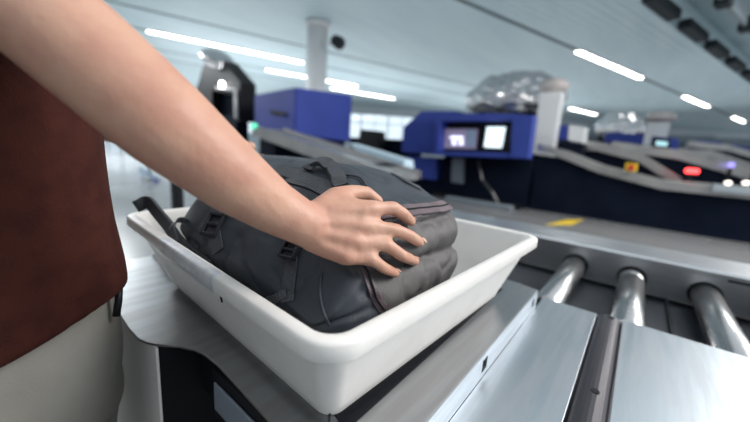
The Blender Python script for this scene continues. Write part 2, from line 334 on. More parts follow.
# ================================================================== BACKPACK
BC = V((-.466, .428, 0)); BXH, BYH = .228, .176; BZ0 = ZP+.030
def bag_pos(p):
    """p in [-1,1]^3 -> point on the bag"""
    x, y, z = p
    h = V((BXH, BYH, .125)); r = V((.030, .050, .034))
    v = V((x*h.x, y*h.y, z*h.z)); c = V([max(-(h[i]-r[i]), min(h[i]-r[i], v[i])) for i in range(3)]); d = v-c
    e = V((d.x/r.x, d.y/r.y, d.z/r.z)); L = e.length
    if L > 1e-9:
        m_ = max(abs(e.x), abs(e.y), abs(e.z)); e = e/L*m_; v = c+V((e.x*r.x, e.y*r.y, e.z*r.z))
    fx, fy, fz = v.x/h.x, v.y/h.y, v.z/h.z
    # bulging panels
    if fz > 0: v.z += .016*(1-fy*fy)*(1-abs(fx)**4)*fz
    v.y += math.copysign(1, fy)*abs(fy)**3*.010*(1-fx*fx)*(1-fz*fz)
    v.x += math.copysign(1, fx)*abs(fx)**5*.016*(1-fy*fy)*(1-fz*fz*.6)
    # the walls lean in with the tray towards the bottom
    k = sstep(1, -1, fz); v.x *= 1-.06*k; v.y *= 1-.17*k
    # height along the bag: higher at its far-left end
    top = 1.158+.038*sstep(.95, .1, fx)+.012*sstep(0, -1, fx)
    if fx > .4: v.x -= .028*sstep(-.2, .9, fz)*sstep(.4, .9, fx)
    hh = (top-BZ0)/.25; zz = BZ0+(v.z+.125)*hh
    if fy < 0: zz -= .125*abs(fy)**1.9*max(0, (fz+1)/2)**1.5
    # end panel: lid overhang, seam and fold
    if fx > .86:
        zz_ = zz
        q = sstep(.86, .97, fx)
        v.x += q*(.006*smoothbump(zz, 1.152, .014)-.008*smoothbump(zz, 1.136, .006)+.010*smoothbump(zz, 1.108, .018)-.007*smoothbump(zz, 1.085-.012*fy, .008)+.006*smoothbump(zz, 1.055, .022))
    return V((BC.x+v.x, BC.y+v.y, zz)), (fx, fy, fz)
bm = bmesh.new(); N = 56; grid = {}
def gv(i, j, k):
    key = (i, j, k)
    if key not in grid: grid[key] = bm.verts.new((2*i/N-1, 2*j/N-1, 2*k/N-1))
    return grid[key]
for i in range(N):
    for j in range(N):
        for q in (0, N):
            f = [gv(i, j, q), gv(i+1, j, q), gv(i+1, j+1, q), gv(i, j+1, q)]; bm.faces.new(f if q else f[::-1])
            f = [gv(i, q, j), gv(i+1, q, j), gv(i+1, q, j+1), gv(i, q, j+1)]; bm.faces.new(f[::-1] if q else f)
            f = [gv(q, i, j), gv(q, i+1, j), gv(q, i+1, j+1), gv(q, i, j+1)]; bm.faces.new(f if q else f[::-1])
for v in bm.verts:
    p, (fx, fy, fz) = bag_pos(v.co.copy())
    n = (p-V((BC.x, BC.y, 1.05))).normalized()
    a = noise.fractal(p*7, .9, 2.1, 3)*.006
    a += noise.noise(V((p.x*9, p.y*28, p.z*22)))*.0026                       # creases running along the side
    if fx > .8: a += noise.noise(V((p.x*10, p.y*60, p.z*18)))*.0035*sstep(.8, 1, fx)  # gathered end pocket
    g = abs(noise.noise(V((p.x*16+3, p.y*16, p.z*16)))); a -= .005*math.exp(-(g/.06)**2)*(.6 if fz > .8 else 1)
    if fz < -.6: a *= .1
    v.co = p+n*a
bmesh.ops.recalc_face_normals(bm, faces=bm.faces)
bag = thing('backpack', 'dark grey fabric backpack lying in the white tray under the hand', 'backpack', (BC.x, BC.y, BZ0))
bag_bvh = BVHTree.FromBMesh(bm)
# split off the end panel as its own part
me_all = bm.copy()
end_faces = [f for f in bm.faces if all((v.co.x > BC.x+BXH*.80 and v.co.z < 1.150 and v.co.y > .275+max(0, 1.12-v.co.z)*.75) for v in f.verts)]
keep = bm.copy()
bm.faces.ensure_lookup_table(); keep.faces.ensure_lookup_table(); ids = {f.index for f in end_faces}
bmesh.ops.delete(keep, geom=[f for f in keep.faces if f.index not in ids], context='FACES')
bmesh.ops.delete(bm, geom=end_faces, context='FACES')
obj('main_body', bm, BAG, bag, True); obj('end_pocket', keep, BAG2, bag, True, label='puffy grey end pocket'); me_all.free()
def hit(px, py):
    d = ray(px, py).normalized(); h = bag_bvh.ray_cast(EYE, d)
    if h[0] is None:
        h = bag_bvh.find_nearest(EYE+d*.8)
    n = h[1]; 
    if n.dot(d) > 0: n = -n
    return h[0], n
def surf(pix, k=8):
    P2 = catmull([V((a, b, 0)) for a, b in pix], k); P, Nn = [], []
    for q in P2:
        p, n = hit(q.x, q.y); P.append(p); Nn.append(n)
    # smooth
    for _ in range(3):
        P = [P[0]]+[(P[i-1]+P[i]*2+P[i+1])/4 for i in range(1, len(P)-1)]+[P[-1]]; Nn = [Nn[0]]+[(Nn[i-1]+Nn[i]*2+Nn[i+1]).normalized() for i in range(1, len(Nn)-1)]+[Nn[-1]]
    return P, Nn
def band(name, pix, w, th, m, lift=.0005, label=None, parent=None):
    P, Nn = surf(pix); return obj(name, ribbon(P, Nn, w, th, lift=lift), m, parent or bag, label=label)
z1_ = band('zip', [(340, 226), (372, 217), (402, 212), (430, 209), (447, 206), (456, 204)], .024, .004, ZIP, label='purplish-brown zip along the end of the lid')
P, Nn = surf([(340, 226), (372, 217), (402, 212), (430, 209), (447, 206), (456, 204)]); obj('zip_teeth', tube([p+n*.0052 for p, n in zip(P, Nn)], .0014, 6), BLACK, z1_)
z2_ = band('zip', [(350, 240), (362, 262), (368, 280), (377, 300), (386, 312)], .014, .003, ZIP, label='purplish-brown zip curving down the near end')
P, Nn = surf([(350, 240), (362, 262), (368, 280), (377, 300), (386, 312)]); obj('zip_teeth', tube([p+n*.0052 for p, n in zip(P, Nn)], .0014, 6), BLACK, z2_)
# piping seams
def seam(pix, r=.0022): P, Nn = surf(pix); return obj('piping', tube([p+n*.0008 for p, n in zip(P, Nn)], r, 8), BAG, bag, True)
seam([(322, 272), (320, 290), (323, 310), (330, 326)]); seam([(300, 205), (330, 214), (350, 222)])
def buckle(px, py, w, h, parent, updir):
    p, n = hit(px, py); u = (updir-n*updir.dot(n)).normalized(); s = u.cross(n); M4 = Matrix((( s.x, u.x, n.x, p.x), (s.y, u.y, n.y, p.y), (s.z, u.z, n.z, p.z), (0, 0, 0, 1)))
    bm = bmesh.new()
    for lo, hi in (((-w, -h, .003), (-w*.68, h, .011)), ((w*.68, -h, .003), (w, h, .011)), ((-w, h*.72, .003), (w, h, .011)), ((-w, -h, .003), (w, -h*.72, .011)), ((-w*.8, -h*.12, .004), (w*.8, h*.16, .010))): box(bm, lo, hi, .0012, M4)
    return obj('buckle', bm, BUCK, parent)
s1 = band('compression_strap', [(291, 242), (292, 256), (291, 272), (289, 288), (288, 302)], .020, .0022, WEB, .001, 'dark webbing strap with ladder buckle'); buckle(292, 252, .014, .013, s1, V((0, 0, 1)))
s2 = band('compression_strap', [(217, 209), (216, 224), (216, 238), (219, 252)], .024, .0022, WEB, .001, 'dark webbing strap near the tray corner'); buckle(216, 226, .018, .022, s2, V((0, 0, 1)))
band('strap_tail', [(288, 294), (279, 297), (271, 299), (264, 303)], .012, .002, WEB, .004)
band('top_strap', [(278, 171), (300, 177), (325, 186), (352, 190)], .022, .0025, WEB, .001, 'black strap crossing the top')
band('top_strap', [(288, 180), (310, 186), (330, 196), (344, 200)], .014, .0025, WEB, .001)
# grab handle loop on top
P, Nn = surf([(309, 171), (318, 168), (328, 170), (336, 178), (341, 187)]); hgt = [0, .014, .020, .014, 0]
PP = []; n_ = len(P)
for i, (p, n) in enumerate(zip(P, Nn)): PP.append(p+n*(.010*math.sin(math.pi*i/(n_-1))**.7))
obj('grab_handle', ribbon(PP, Nn, .024, .008), WEB, bag, label='black padded grab handle')
P, Nn = surf([(336, 178), (350, 177), (360, 180), (366, 188)]); obj('drawcord', tube([p+n*.004 for p, n in zip(P, Nn)], .0022, 8), WEB, bag, True)
b2 = band('top_strap', [(388, 172), (398, 177), (410, 184), (420, 189)], .016, .002, WEB, .001); buckle(401, 177, .013, .012, b2, V((-1, 0, 0)))
# shoulder straps spilling over the near-left rim
def loop(name, pts, w, th, nrm, label):
    Pq = catmull(pts, 8); Nq = []
    for i in range(len(Pq)):
        d = (Pq[min(i+1, len(Pq)-1)]-Pq[max(i-1, 0)]).normalized(); Nq.append(d.cross(V(nrm)).normalized())
    return obj(name, ribbon(Pq, Nq, w, th), WEB, bag, label=label)
def zt(px, py, z): return uz(px, py, z)
loop('shoulder_strap', [ud(137, 206, .70), ud(149, 202, .70), ud(160, 214, .685), ud(170, 226, .665), ud(181, 242, .64), ud(196, 256, .60), ud(214, 268, .57)], .026, .007, (.35, .25, .9), 'dark padded strap looping over the tray corner')
loop('strap_loop', [ud(176, 242, .60), ud(171, 229, .61), ud(175, 222, .62), ud(183, 219.5, .625), ud(190, 224, .63), ud(193, 236, .62), ud(200, 248, .60)], .012, .003, (.5, .5, .5), 'thin webbing loop standing inside the tray')
loop('hip_strap', [ud(196, 240, .67), ud(212, 252, .63), ud(232, 262, .60), ud(250, 280, .55), ud(262, 296, .52)], .030, .005, (0, .1, 1), 'crumpled strap lying between bag and tray wall')
loop('lining_edge', [ud(205, 246, .66), ud(215, 254, .63), ud(240, 276, .585), ud(262, 296, .54), ud(280, 312, .515)], .010, .004, (0, .1, 1), 'orange lining edge')
bpy.data.objects['lining_edge'].data.materials[0] = ORANGE

# ================================================================== PERSON
def skin_hand(bm, H):
    """H: dict of joint lists"""
    for pts in H['chains']: chain(bm, pts)
def off(px, py, t=None, gap=0):
    if t is not None: return ud(px, py, t)
    p, n = hit(px, py); return p+n*gap
W = ud(308, 226, .398); E = ud(25, 2, .30); E1 = ud(81, 48, .30); E2 = ud(123, 85, .305); E3 = ud(167, 124, .31); E4 = ud(234, 179, .345); E5 = ud(272, 206, .375)
S = V((-.60, -.07, 1.455))
person = thing('person', 'person in maroon shirt and beige trousers pressing a hand on the backpack', 'person', (-.76, -.04, 0))
bm = bmesh.new()
# right arm
M1 = E2; M2 = E3
chain(bm, [(S, .058), (S.lerp(E, .5), .053), (E, .047), (E1, .0465), (E2, .0455), (E3, .0435), (E4, .0370), (E5, .0310), (W, .0265)])
# right hand: wrist, metacarpals, fingers
kn = {'i': ud(371, 209, .432), 'm': ud(367, 226, .424), 'r': ud(359, 242, .417), 'p': ud(349, 257, .412)}
wr = {'i': ud(318, 212, .410), 'm': ud(314, 221, .405), 'r': ud(312, 230, .402), 'p': ud(312, 240, .402)}
for k, r0, r1 in (('i', .0165, .0125), ('m', .0180, .0122), ('r', .0175, .0120), ('p', .0150, .0115)):
    chain(bm, [(W, .024), (wr[k], r0), (wr[k].lerp(kn[k], .55), (r0+r1)/2+.001), (kn[k], r1)])
for a, b in (('i', 'm'), ('m', 'r'), ('r', 'p')):       # palm web fill
    for t in (.3, .6, .85): chain(bm, [(wr[a].lerp(kn[a], t), .0135), (wr[b].lerp(kn[b], t), .0135)])
def rest(p, r, k=.95):
    d = (p-EYE).normalized(); h = bag_bvh.ray_cast(EYE, d)
    if h[0] is None: return p
    lim = (h[0]-EYE).length-r*k
    return EYE+d*min((p-EYE).length, lim)
def tip(px, py, r): p, n = hit(px, py); return rest(p+n*r*.8, r, .9)
def finger(k, pip, dip, tipp, t1, t2, r):
    r = [q*(.95 if k in 'mr' else 1.0) for q in r]; a = rest(ud(*pip, t1), r[1], 1.15); b = rest(ud(*dip, t2), r[2], 1.05); c = tip(*tipp, r[3])
    chain(bm, [(kn[k], r[0]), (kn[k].lerp(a, .5), r[1]*.97), (a, r[1]), (a.lerp(b, .5), r[1]*.92), (b, r[2]), (b.lerp(c, .6), r[2]*.95), (c, r[3])]); return a, b, c
tp = {}
for k in kn: kn[k] = rest(kn[k], .012, 1.2)
tp['i'] = finger('i', (393, 208), (403, 214), (409, 222), .452, .462, (.0125, .0102, .0092, .0080))
tp['m'] = finger('m', (395, 230), (409, 235.5), (417, 244), .446, .457, (.0125, .0104, .0094, .0082))
tp['r'] = finger('r', (387, 245), (402, 255.5), (412, 263), .432, .442, (.0120, .0100, .0090, .0079))
tp['p'] = finger('p', (373, 260), (384, 268), (393, 274), .420, .428, (.0112, .0088, .0080, .0071))
th = [(ud(322, 210, .415), .0170), (ud(336, 198, .440), .0155), (ud(352, 193, .462), .0118), (ud(366, 193, .478), .0108), (ud(378, 201, .482), .0085)]
chain(bm, th); chain(bm, [(th[1][0], .014), (wr['i'].lerp(kn['i'], .6), .0125)]); chain(bm, [(th[1][0], .012), (wr['i'].lerp(kn['i'], .85), .010)])
# torso, neck, head, left arm, legs
SX, SY = -.757, -.004
loft(bm, [(SX, SY, .93, .165, .115), (SX, SY, 1.0, .165, .112), (SX, SY+.005, 1.12, .155, .108), (SX, SY+.01, 1.27, .175, .118), (SX, SY, 1.38, .185, .115), (SX, SY-.01, 1.46, .15, .09), (SX, SY-.01, 1.50, .09, .07)])
LS = V((-.93, -.05, 1.455)); LE = V((-1.12, .12, 1.285)); LW_ = V((-1.0, .45, 1.215))
chain(bm, [(S, .055), (V((SX+.05, SY-.01, 1.45)), .06)]); chain(bm, [(LS, .055), (V((SX-.05, SY-.01, 1.45)), .06)])
chain(bm, [(LS, .055), (LS.lerp(LE, .5), .048), (LE, .043), (LE.lerp(LW_, .35), .042), (LW_, .026)])
for k in range(4):                                      # left hand gripping the far side of the bag
    a = LW_+V((.05, .085+.0*k, .0+.004*k))+V((-.02*0, .02*k-.03, 0)); b = V((-.885-.018*k, .545+.017*k, 1.222)); 
    b = ud(245-4*k, 164-1*k, .98+.02*k); c = ud(263-7*k, 157-.5*k, .965+.02*k)
    chain(bm, [(LW_, .024), (a, .014), (b, .010), (c, .0085)])
chain(bm, [(LW_, .022), (LW_+V((.04, .02, -.02)), .014), (LW_+V((.075, .045, -.035)), .010)])
chain(bm, [(V((SX, SY-.01, 1.48)), .062), (V((SX, SY+.005, 1.60)), .056)])
ellip(bm, (SX, SY+.015, 1.68), (.076, .096, .118)); ellip(bm, (SX, SY+.06, 1.615), (.045, .045, .04))
chain(bm, [(V((SX, SY+.105, 1.69)), .010), (V((SX, SY+.122, 1.655)), .014)])
for s in (-1, 1):
    ellip(bm, (SX+s*.078, SY+.005, 1.67), (.010, .02, .032)); ellip(bm, (SX+s*.03, SY+.102, 1.690), (.014, .010, .009))
    hx = SX+s*.09
    chain(bm, [(V((hx, SY, .92)), .088), (V((hx, SY, .70)), .078), (V((hx+s*.01, SY+.01, .48)), .056), (V((hx+s*.01, SY, .32)), .055), (V((hx+s*.01, SY-.01, .09)), .038), (V((hx+s*.01, SY+.10, .045)), .035)])
ellip(bm, (SX, SY+.098, 1.628), (.026, .012, .007))
body = obj('body', bm, SKIN, person); remesh(body, .0036, 6)
# knuckle shaping: small raised knuckles and tendons pushed out of the skin
kpts = [(kn[k], .011, .0022) for k in kn]+[(tp[k][0], .008, .0012) for k in tp]
tend = [(wr[k].lerp(kn[k], t/8.), .0045, .0011) for k in kn for t in range(2, 8)]
grooves = [((kn[a]+kn[b])/2+ray(360, 235).normalized()*-.008, .006, -.0022) for a, b in (('i', 'm'), ('m', 'r'), ('r', 'p'))]
_near = [(v, v.normal.copy()) for v in body.data.vertices if (v.co-kn['m']).length < .14]
for v, vn in _near:
    p = v.co.copy()
    toC = (EYE-p).normalized(); f = max(0, vn.dot(toC)); d = 0
    for c, w, a in kpts+tend+grooves: 
        q = (p-c); q -= toC*q.dot(toC); d += a*math.exp(-(q.length/w)**2)
    d += noise.noise(p*120)*.0005
    v.co = v.co+vn*d*f
def nail(c, prev, w):
    d = (c-prev).normalized(); up = (EYE+V((-.1, -.2, .4))-c); up = (up-d*up.dot(d)).normalized(); s = d.cross(up); Rm = Matrix((s, d, up)).transposed(); bm = bmesh.new()
    ellip(bm, c+d*.002+up*(w*.90), (w*.60, w*.85, w*.16), Rm, 14, 8); return obj('fingernail', bm, NAIL, body, True)
for k, w in (('i', .0078), ('m', .0080), ('r', .0077), ('p', .0069)): nail(tp[k][2], tp[k][1], w)
# shirt
bm = bmesh.new()
def hemz(x, y): return 1.0
secs = [(SX, SY, .985, .238, .157, 3.6), (SX, SY, 1.02, .237, .156, 3.6), (SX, SY, 1.10, .234, .152, 3.4), (SX, SY, 1.20, .232, .149, 3.3), (SX, SY, 1.30, .228, .148, 3), (SX, SY, 1.40, .215, .135), (SX, SY-.01, 1.47, .16, .10), (SX, SY-.01, 1.505, .085, .075)]
loft(bm, secs, 72)
for sh, el in ((S, E), (LS, LE)):                       # sleeves end a third of the way down the upper arm
    d = (el-sh).normalized(); cyl(sh-d*.02, sh+d*.12, .070, .066, 32, bm)
    ellip(bm, sh, (.072, .072, .070)); chain(bm, [(sh, .068), (V((SX+(sh.x-SX)*.3, SY-.01, 1.45)), .070)])
shirt = obj('shirt', bm, SHIRT, person, label='maroon knit short-sleeved shirt'); remesh(shirt, .0055, 5)
for v, vn in [(v, v.normal.copy()) for v in shirt.data.vertices]:
    p = v.co; v.co += vn*(noise.noise(V((p.x*9, p.y*9, p.z*5)))*.006*sstep(1.45, 1.2, p.z))
    v.co.z += (.050*sstep(-.05, .14, p.y)-.018)*sstep(1.20, 1.0, p.z)
# trousers
bm = bmesh.new()
loft(bm, [(SX, SY, 1.02, .215, .140, 3.2), (SX, SY, .97, .220, .148, 3.2), (SX, SY, .90, .224, .149, 3.2), (SX, SY, .82, .224, .147, 2.9), (SX, SY, .78, .205, .13)], 60)
for s in (-1, 1):
    hx = SX+s*.105; loft(bm, [(hx, SY+.005, .88, .112, .130), (hx, SY+.005, .72, .105, .118), (hx, SY+.01, .50, .085, .09), (hx, SY, .30, .078, .085), (hx, SY, .08, .07, .085)], 40)
tr = obj('trousers', bm, TROUS, person); remesh(tr, .006, 6); tr['label'] = 'beige cotton trousers'
for v, vn in [(v, v.normal.copy()) for v in tr.data.vertices]:
    p = v.co; v.co += vn*(noise.noise(V((p.x*7, p.y*7, p.z*14)))*.004)
obj('pocket_trim', tube([V((-.582, .128, 1.02)), V((-.574, .124, 1.0)), V((-.571, .119, .978))], .005, 8), BLACK, tr, True, label='dark pocket edge')
bm = bmesh.new(); ellip(bm, (SX, SY+.0, 1.715), (.088, .108, .10)); hr = obj('hair', bm, HAIR, person, True, label='short brown hair')
for s in (-1, 1):
    bm = bmesh.new(); x = SX+s*.105; box(bm, (x-.05, SY-.10, .022), (x+.05, SY+.15, .10), .03); so = obj('shoe', bm, SHOE, person, True)
    obj('shoe_sole', B((x-.05, SY-.10, 0), (x+.05, SY+.15, .024), .005), SOLE, so)

# ================================================================== HALL
c_dir = V((.31, .9507, 0)); c_nrm = V((.9507, -.31, 0)); ZC = 5.75
CM = Matrix(((c_nrm.x, c_dir.x, 0, 0), (c_nrm.y, c_dir.y, 0, 0), (0, 0, 1, 0), (0, 0, 0, 1)))   # ceiling frame: x across rows, y along
CI = CM.inverted()
def cf(px, py, z=ZC): return CI @ uz(px, py, z)
struct('floor', B((-75, -12, -.1), (45, 75, 0)), FLOORM)
xe = cf(640, 5).x          # edge of the slatted field
bm = bmesh.new(); x = xe; k = 0
while x > -62:
    wd = .30; box(bm, (x-wd, -14, ZC+.0), (x-.018, 66, ZC+.03), 0, CM); x -= wd; k += 1
vd = V((-math.sin(YAW), math.cos(YAW), 0)); vs_ = V((math.cos(YAW), math.sin(YAW), 0)); o0 = vd*40
def clip(bm):
    bmesh.ops.bisect_plane(bm, geom=bm.verts[:]+bm.edges[:]+bm.faces[:], plane_co=vd*40.2, plane_no=vd, clear_outer=True); return bm
struct('ceiling', clip(bm), CEILM)
struct('ceiling_backing', clip(B((-62, -14, ZC+.05), (xe, 66, ZC+.25), 0, CM)), CEILG)
XR = cf(752, -2, ZC+1.0).x-xe+.4; 
struct('ceiling_raised', clip(B((xe, -14, ZC+1.0), (xe+XR, 66, ZC+1.1), 0, CM)), CEILM)
struct('trim_1', clip(B((xe-.02, -14, ZC-.02), (xe+.06, 66, ZC+1.0), 0, CM)), CEILM)
# cable trough with dark ducts along the edge, and beams further right
for k in range(9):
    y0 = cf(645, 2).y+k*3.0; gl = 'dark ceiling duct box'
    o = obj('ceiling_duct', B((xe+.07, y0, ZC+.0), (xe+.40, y0+2.1, ZC+.30), .05, CM), DUCT)
    tag(o, 'dark duct box in the row along the edge of the slatted ceiling', 'duct', 'ceiling duct boxes')
names_ = [(1.15, .10, 'nearest the row of duct boxes'), (2.6, .16, 'second out from the duct boxes'), (3.9, .12, 'third out from the duct boxes'), (5.4, .2, 'in the far top-right corner')]
for dx, w, nm in names_:
    t_ = thing('ceiling_beam', f'long grey ceiling beam {nm}', 'beam', CM @ V((xe+dx, 20, ZC+.4)), 'ceiling beams on the right')
    obj('beam', clip(B((xe+dx, -14, ZC+.35), (xe+dx+w, 64, ZC+.6), 0, CM)), BEAM, t_)
    bm = bmesh.new()
    for q in range(9): box(bm, (xe+dx-.12, 8+q*3, ZC+.25), (xe+dx+w+.12, 8.5+q*3, ZC+.68), 0, CM)
    obj('beam_clamp', bm, DUCT, t_)
# lamp grooves and lamps, in rows
def lamp_row(x, ys, desc, near=True):
    obj_g = clip(B((x-.09, -12, ZC-.012), (x+.09, 62, ZC-.004), 0, CM)); g = obj('trim_2', obj_g, CEILG); g['kind'] = 'structure'
    for y0, y1, d in ys:
        t_ = thing('ceiling_lamp', d, 'lamp', CM @ V((x, (y0+y1)/2, ZC)), 'strip lamps in the ceiling')
        obj('lamp_frame', B((x-.17, y0-.04, ZC-.05), (x+.17, y1+.04, ZC-.014), .01, CM), COLM, t_); obj('diffuser', B((x-.11, y0, ZC-.07), (x+.11, y1, ZC-.0505), .008, CM), LAMP, t_)
def span(a, b): p, q = cf(*a), cf(*b); return p.y, q.y
R1x = (cf(580, 50).x+cf(683, 96).x)/2
lamp_row(R1x, [(*span((580, 50), (643, 77)), 'longest bright strip lamp on the right half of the ceiling'), (*span((683, 96), (708, 106)), 'second strip lamp from the near end of the right ceiling row'), (*span((729, 117), (741, 121.5)), 'small far strip lamp near the right edge of the ceiling')], '')
L1x = cf(230, 47).x; a, b = span((147, 29), (307, 60))
lamp_row(L1x, [(a, b, 'longest strip lamp, running from the arm to the white column'), (a-11, a-4, 'strip lamp hidden above the arm on the left')], '')
x2 = cf(310, 77).x
lamp_row(x2, [(*span((265, 70), (307, 77)), 'short strip lamp just left of the white column'), (*span((322, 80), (356, 86)), 'short strip lamp just right of the white column')], '')
lamp_row(cf(363, 93).x, [(*span((330, 88), (396, 98)), 'strip lamp over the bright windows right of the column')], '')
x3 = cf(583, 111).x
lamp_row(x3, [(*span((570, 108), (597, 114)), 'small strip lamp above the small blue box'), (*span((447, 98), (475, 104)), 'small strip lamp left of the film-wrapped dome')], '')
# unseen lamps added to light the near part of the hall
lamp_row(R1x+.0, [(4-9, 10-9, 'strip lamp above the loading table')], '') if False else None
for x, y in ((-2.5, -7), (-7, -9), (-11, -8)):
    t_ = thing('ceiling_lamp', 'unseen strip lamp added overhead behind the top of the photo', 'lamp', CM @ V((x, y, ZC)), 'added strip lamps overhead')
    obj('lamp_frame', B((x-.17, y-.04, ZC-.05), (x+.17, y+6.04, ZC-.014), .01, CM), COLM, t_); obj('diffuser', B((x-.14, y, ZC-.07), (x+.14, y+6, ZC-.0505), .008, CM), LAMP, t_)

# far window wall, facing the camera, 40 m off
vd = V((-math.sin(YAW), math.cos(YAW), 0)); vs_ = V((math.cos(YAW), math.sin(YAW), 0)); o0 = vd*40
WM = Matrix(((vs_.x, vd.x, 0, o0.x), (vs_.y, vd.y, 0, o0.y), (0, 0, 1, 0), (0, 0, 0, 1)))
struct('wall_far', B((-24, 0, 0), (62, .3, 1.9), 0, WM), WALLM)
struct('wall_far_left', B((-62, 0, 0), (-24, .3, .25), 0, WM), WALLM)
struct('wall_far_upper', B((-62, 0, 4.9), (62, .3, 5.75), 0, WM), WALLM)
k = 0; x = -60
while x < 58:
    k += 1; gapw = 3.2; zl = .25 if x < -25 else 1.9
    fr_ = struct(f'window_{k}', B((x, .05, zl), (x+.14, .25, 5.0), 0, WM), FRAME)
    bm = bmesh.new(); box(bm, (x+.14, .1, 3.9), (x+gapw, .2, 3.98), 0, WM); box(bm, (x+gapw*.52, .1, zl), (x+gapw*.52+.07, .2, 5.0), 0, WM); struct('window_bar', bm, FRAME, parent=fr_)
    if True: struct('window_pane', B((x+.14, .14, zl), (x+gapw, .15, 5.0), 0, WM), glass, parent=fr_)
    x += gapw
# left hall side: tall glazed opening
struct('wall_back', B((-45, -9.3, 0), (12, -9, 6.8)), mat('wall_grey', (.22, .24, .26), .7))
struct('wall_right', B((12, -9.3, 0), (12.3, 30, 6.8)), WALLM)

# white column with round loudspeaker
pc = V((-10.5, 9.05, 0))
o = thing('column', 'round white ceiling column behind the left blue machine', 'column', (pc.x, pc.y, 0))
obj('column_shaft', cyl((pc.x, pc.y, 0), (pc.x, pc.y, ZC), (.40), n=32), COLM, o, True); obj('column_collar', cyl((pc.x, pc.y, ZC-.2), (pc.x, pc.y, ZC-.02), .46, n=32), COLM, o, True)
sp = uy(336, 42, 9.0)
t_ = thing('loudspeaker', 'small dark round loudspeaker on an arm beside the white column', 'speaker', sp)
obj('speaker_body', cyl(sp+V((-.0, .2, 0)), sp+V((.1, -.15, 0)), .23, .19, 24), DUCT, t_, True); obj('bracket', cyl(sp, (pc.x+.43, pc.y-.05, sp.z), .05, n=10), COLM, t_)

def quad_prism(pix, Y, depth, bev=0):
    """outline seen in the photo on the plane Y, given real depth"""
    pts = [uy(a, b, Y) for a, b in pix]; return prism([(p.x, p.z) for p in pts], Y, Y+depth, axis='y', bev=bev)
# ---- left blue machine with its conveyor
t_ = thing('baggage_scanner', 'big blue boxed machine on the left behind the grey belt', 'scanner', (-6, 5.6, 0))
bm = bmesh.new(); vs8 = [bm.verts.new(p) for p in ((-8.24, 5, 1.5), (-6.5, 5, 1.40), (-6.5, 6.92, 1.34), (-8.24, 6.92, 1.5), (-8.24, 5, 2.38), (-6.5, 5, 2.48), (-6.5, 6.92, 2.60), (-8.24, 6.92, 2.55))]
for f in ((0, 1, 2, 3), (4, 5, 6, 7), (0, 1, 5, 4), (1, 2, 6, 5), (2, 3, 7, 6), (3, 0, 4, 7)): bm.faces.new([vs8[k_] for k_ in f])
bmesh.ops.recalc_face_normals(bm, faces=bm.faces); bmesh.ops.bevel(bm, geom=bm.edges[:], offset=.03, segments=2, affect='EDGES'); obj('blue_hood', bm, BLUE, t_)
obj('hood_vent', quad_prism([(270, 114), (270, 110), (285, 112), (285, 116)], 4.96, .06), BUCK, t_)
obj('machine_base', B((-8.15, 5.1, 0), (-6.6, 6.8, 1.45)), NAVYSK, t_)
# inclined belt in front of it
t_ = thing('inclined_conveyor', 'inclined grey belt conveyor with silver sides left of the bag', 'conveyor', (-4.5, 4.3, 0))
a0, a1 = uy(252, 127, 4.0), uy(390, 175, 4.0); b0, b1 = uy(262, 115, 4.9), uy(404, 158, 4.9)
def slab4(P, th, bm=None):
    bm = bm or bmesh.new(); T = [bm.verts.new(p) for p in P]; Bt = [bm.verts.new(p-V((0, 0, th))) for p in P]; n = len(P)
    bm.faces.new(T); bm.faces.new(Bt[::-1])
    for i in range(n): bm.faces.new((T[i], Bt[i], Bt[(i+1) % n], T[(i+1) % n]))
    bmesh.ops.recalc_face_normals(bm, faces=bm.faces); return bm
a0b = V((a0.x, 4.9, a0.z)); a1b = V((a1.x, 4.9, a1.z)); dz = V((0, 0, .05))
obj('belt', slab4([a0+V((0, .12, 0)), a1+V((0, .12, 0)), a1b-V((0, .12, 0)), a0b-V((0, .12, 0))], .10), BELT, t_, label='dark grey rubber belt')
obj('side_panel', slab4([a0+dz, a1+dz, a1+dz+V((0, .11, 0)), a0+dz+V((0, .11, 0))], .22), SILV, t_); obj('side_panel', slab4([a0b+dz-V((0, .11, 0)), a1b+dz-V((0, .11, 0)), a1b+dz, a0b+dz], .14), SILV, t_)
obj('conveyor_leg', B((-3.6, 4.1, 0), (-3.4, 4.8, .98)), NAVYSK, t_); obj('conveyor_leg', B((-6.2, 4.1, 0), (-6.0, 4.8, 1.35)), NAVYSK, t_)
lb = uy(252, 126, 3.95); o = obj('start_lamp', cyl(lb, lb+V((0, .1, 0)), .055, n=14), GREEN, t_, label='green lamp at the head of the belt')
o = obj('pale_panel', quad_prism([(348, 143), (404, 160), (406, 178), (372, 165)], 4.95, .3), TILEB); tag(o, 'pale blue sloping panel beside the lower end of the grey belt', 'panel')
o = obj('belt_support', B((-3.6, 5.0, 0), (-3.25, 5.2, .70)), NAVYSK); tag(o, 'dark plinth beneath the pale blue sloping panel', 'plinth')
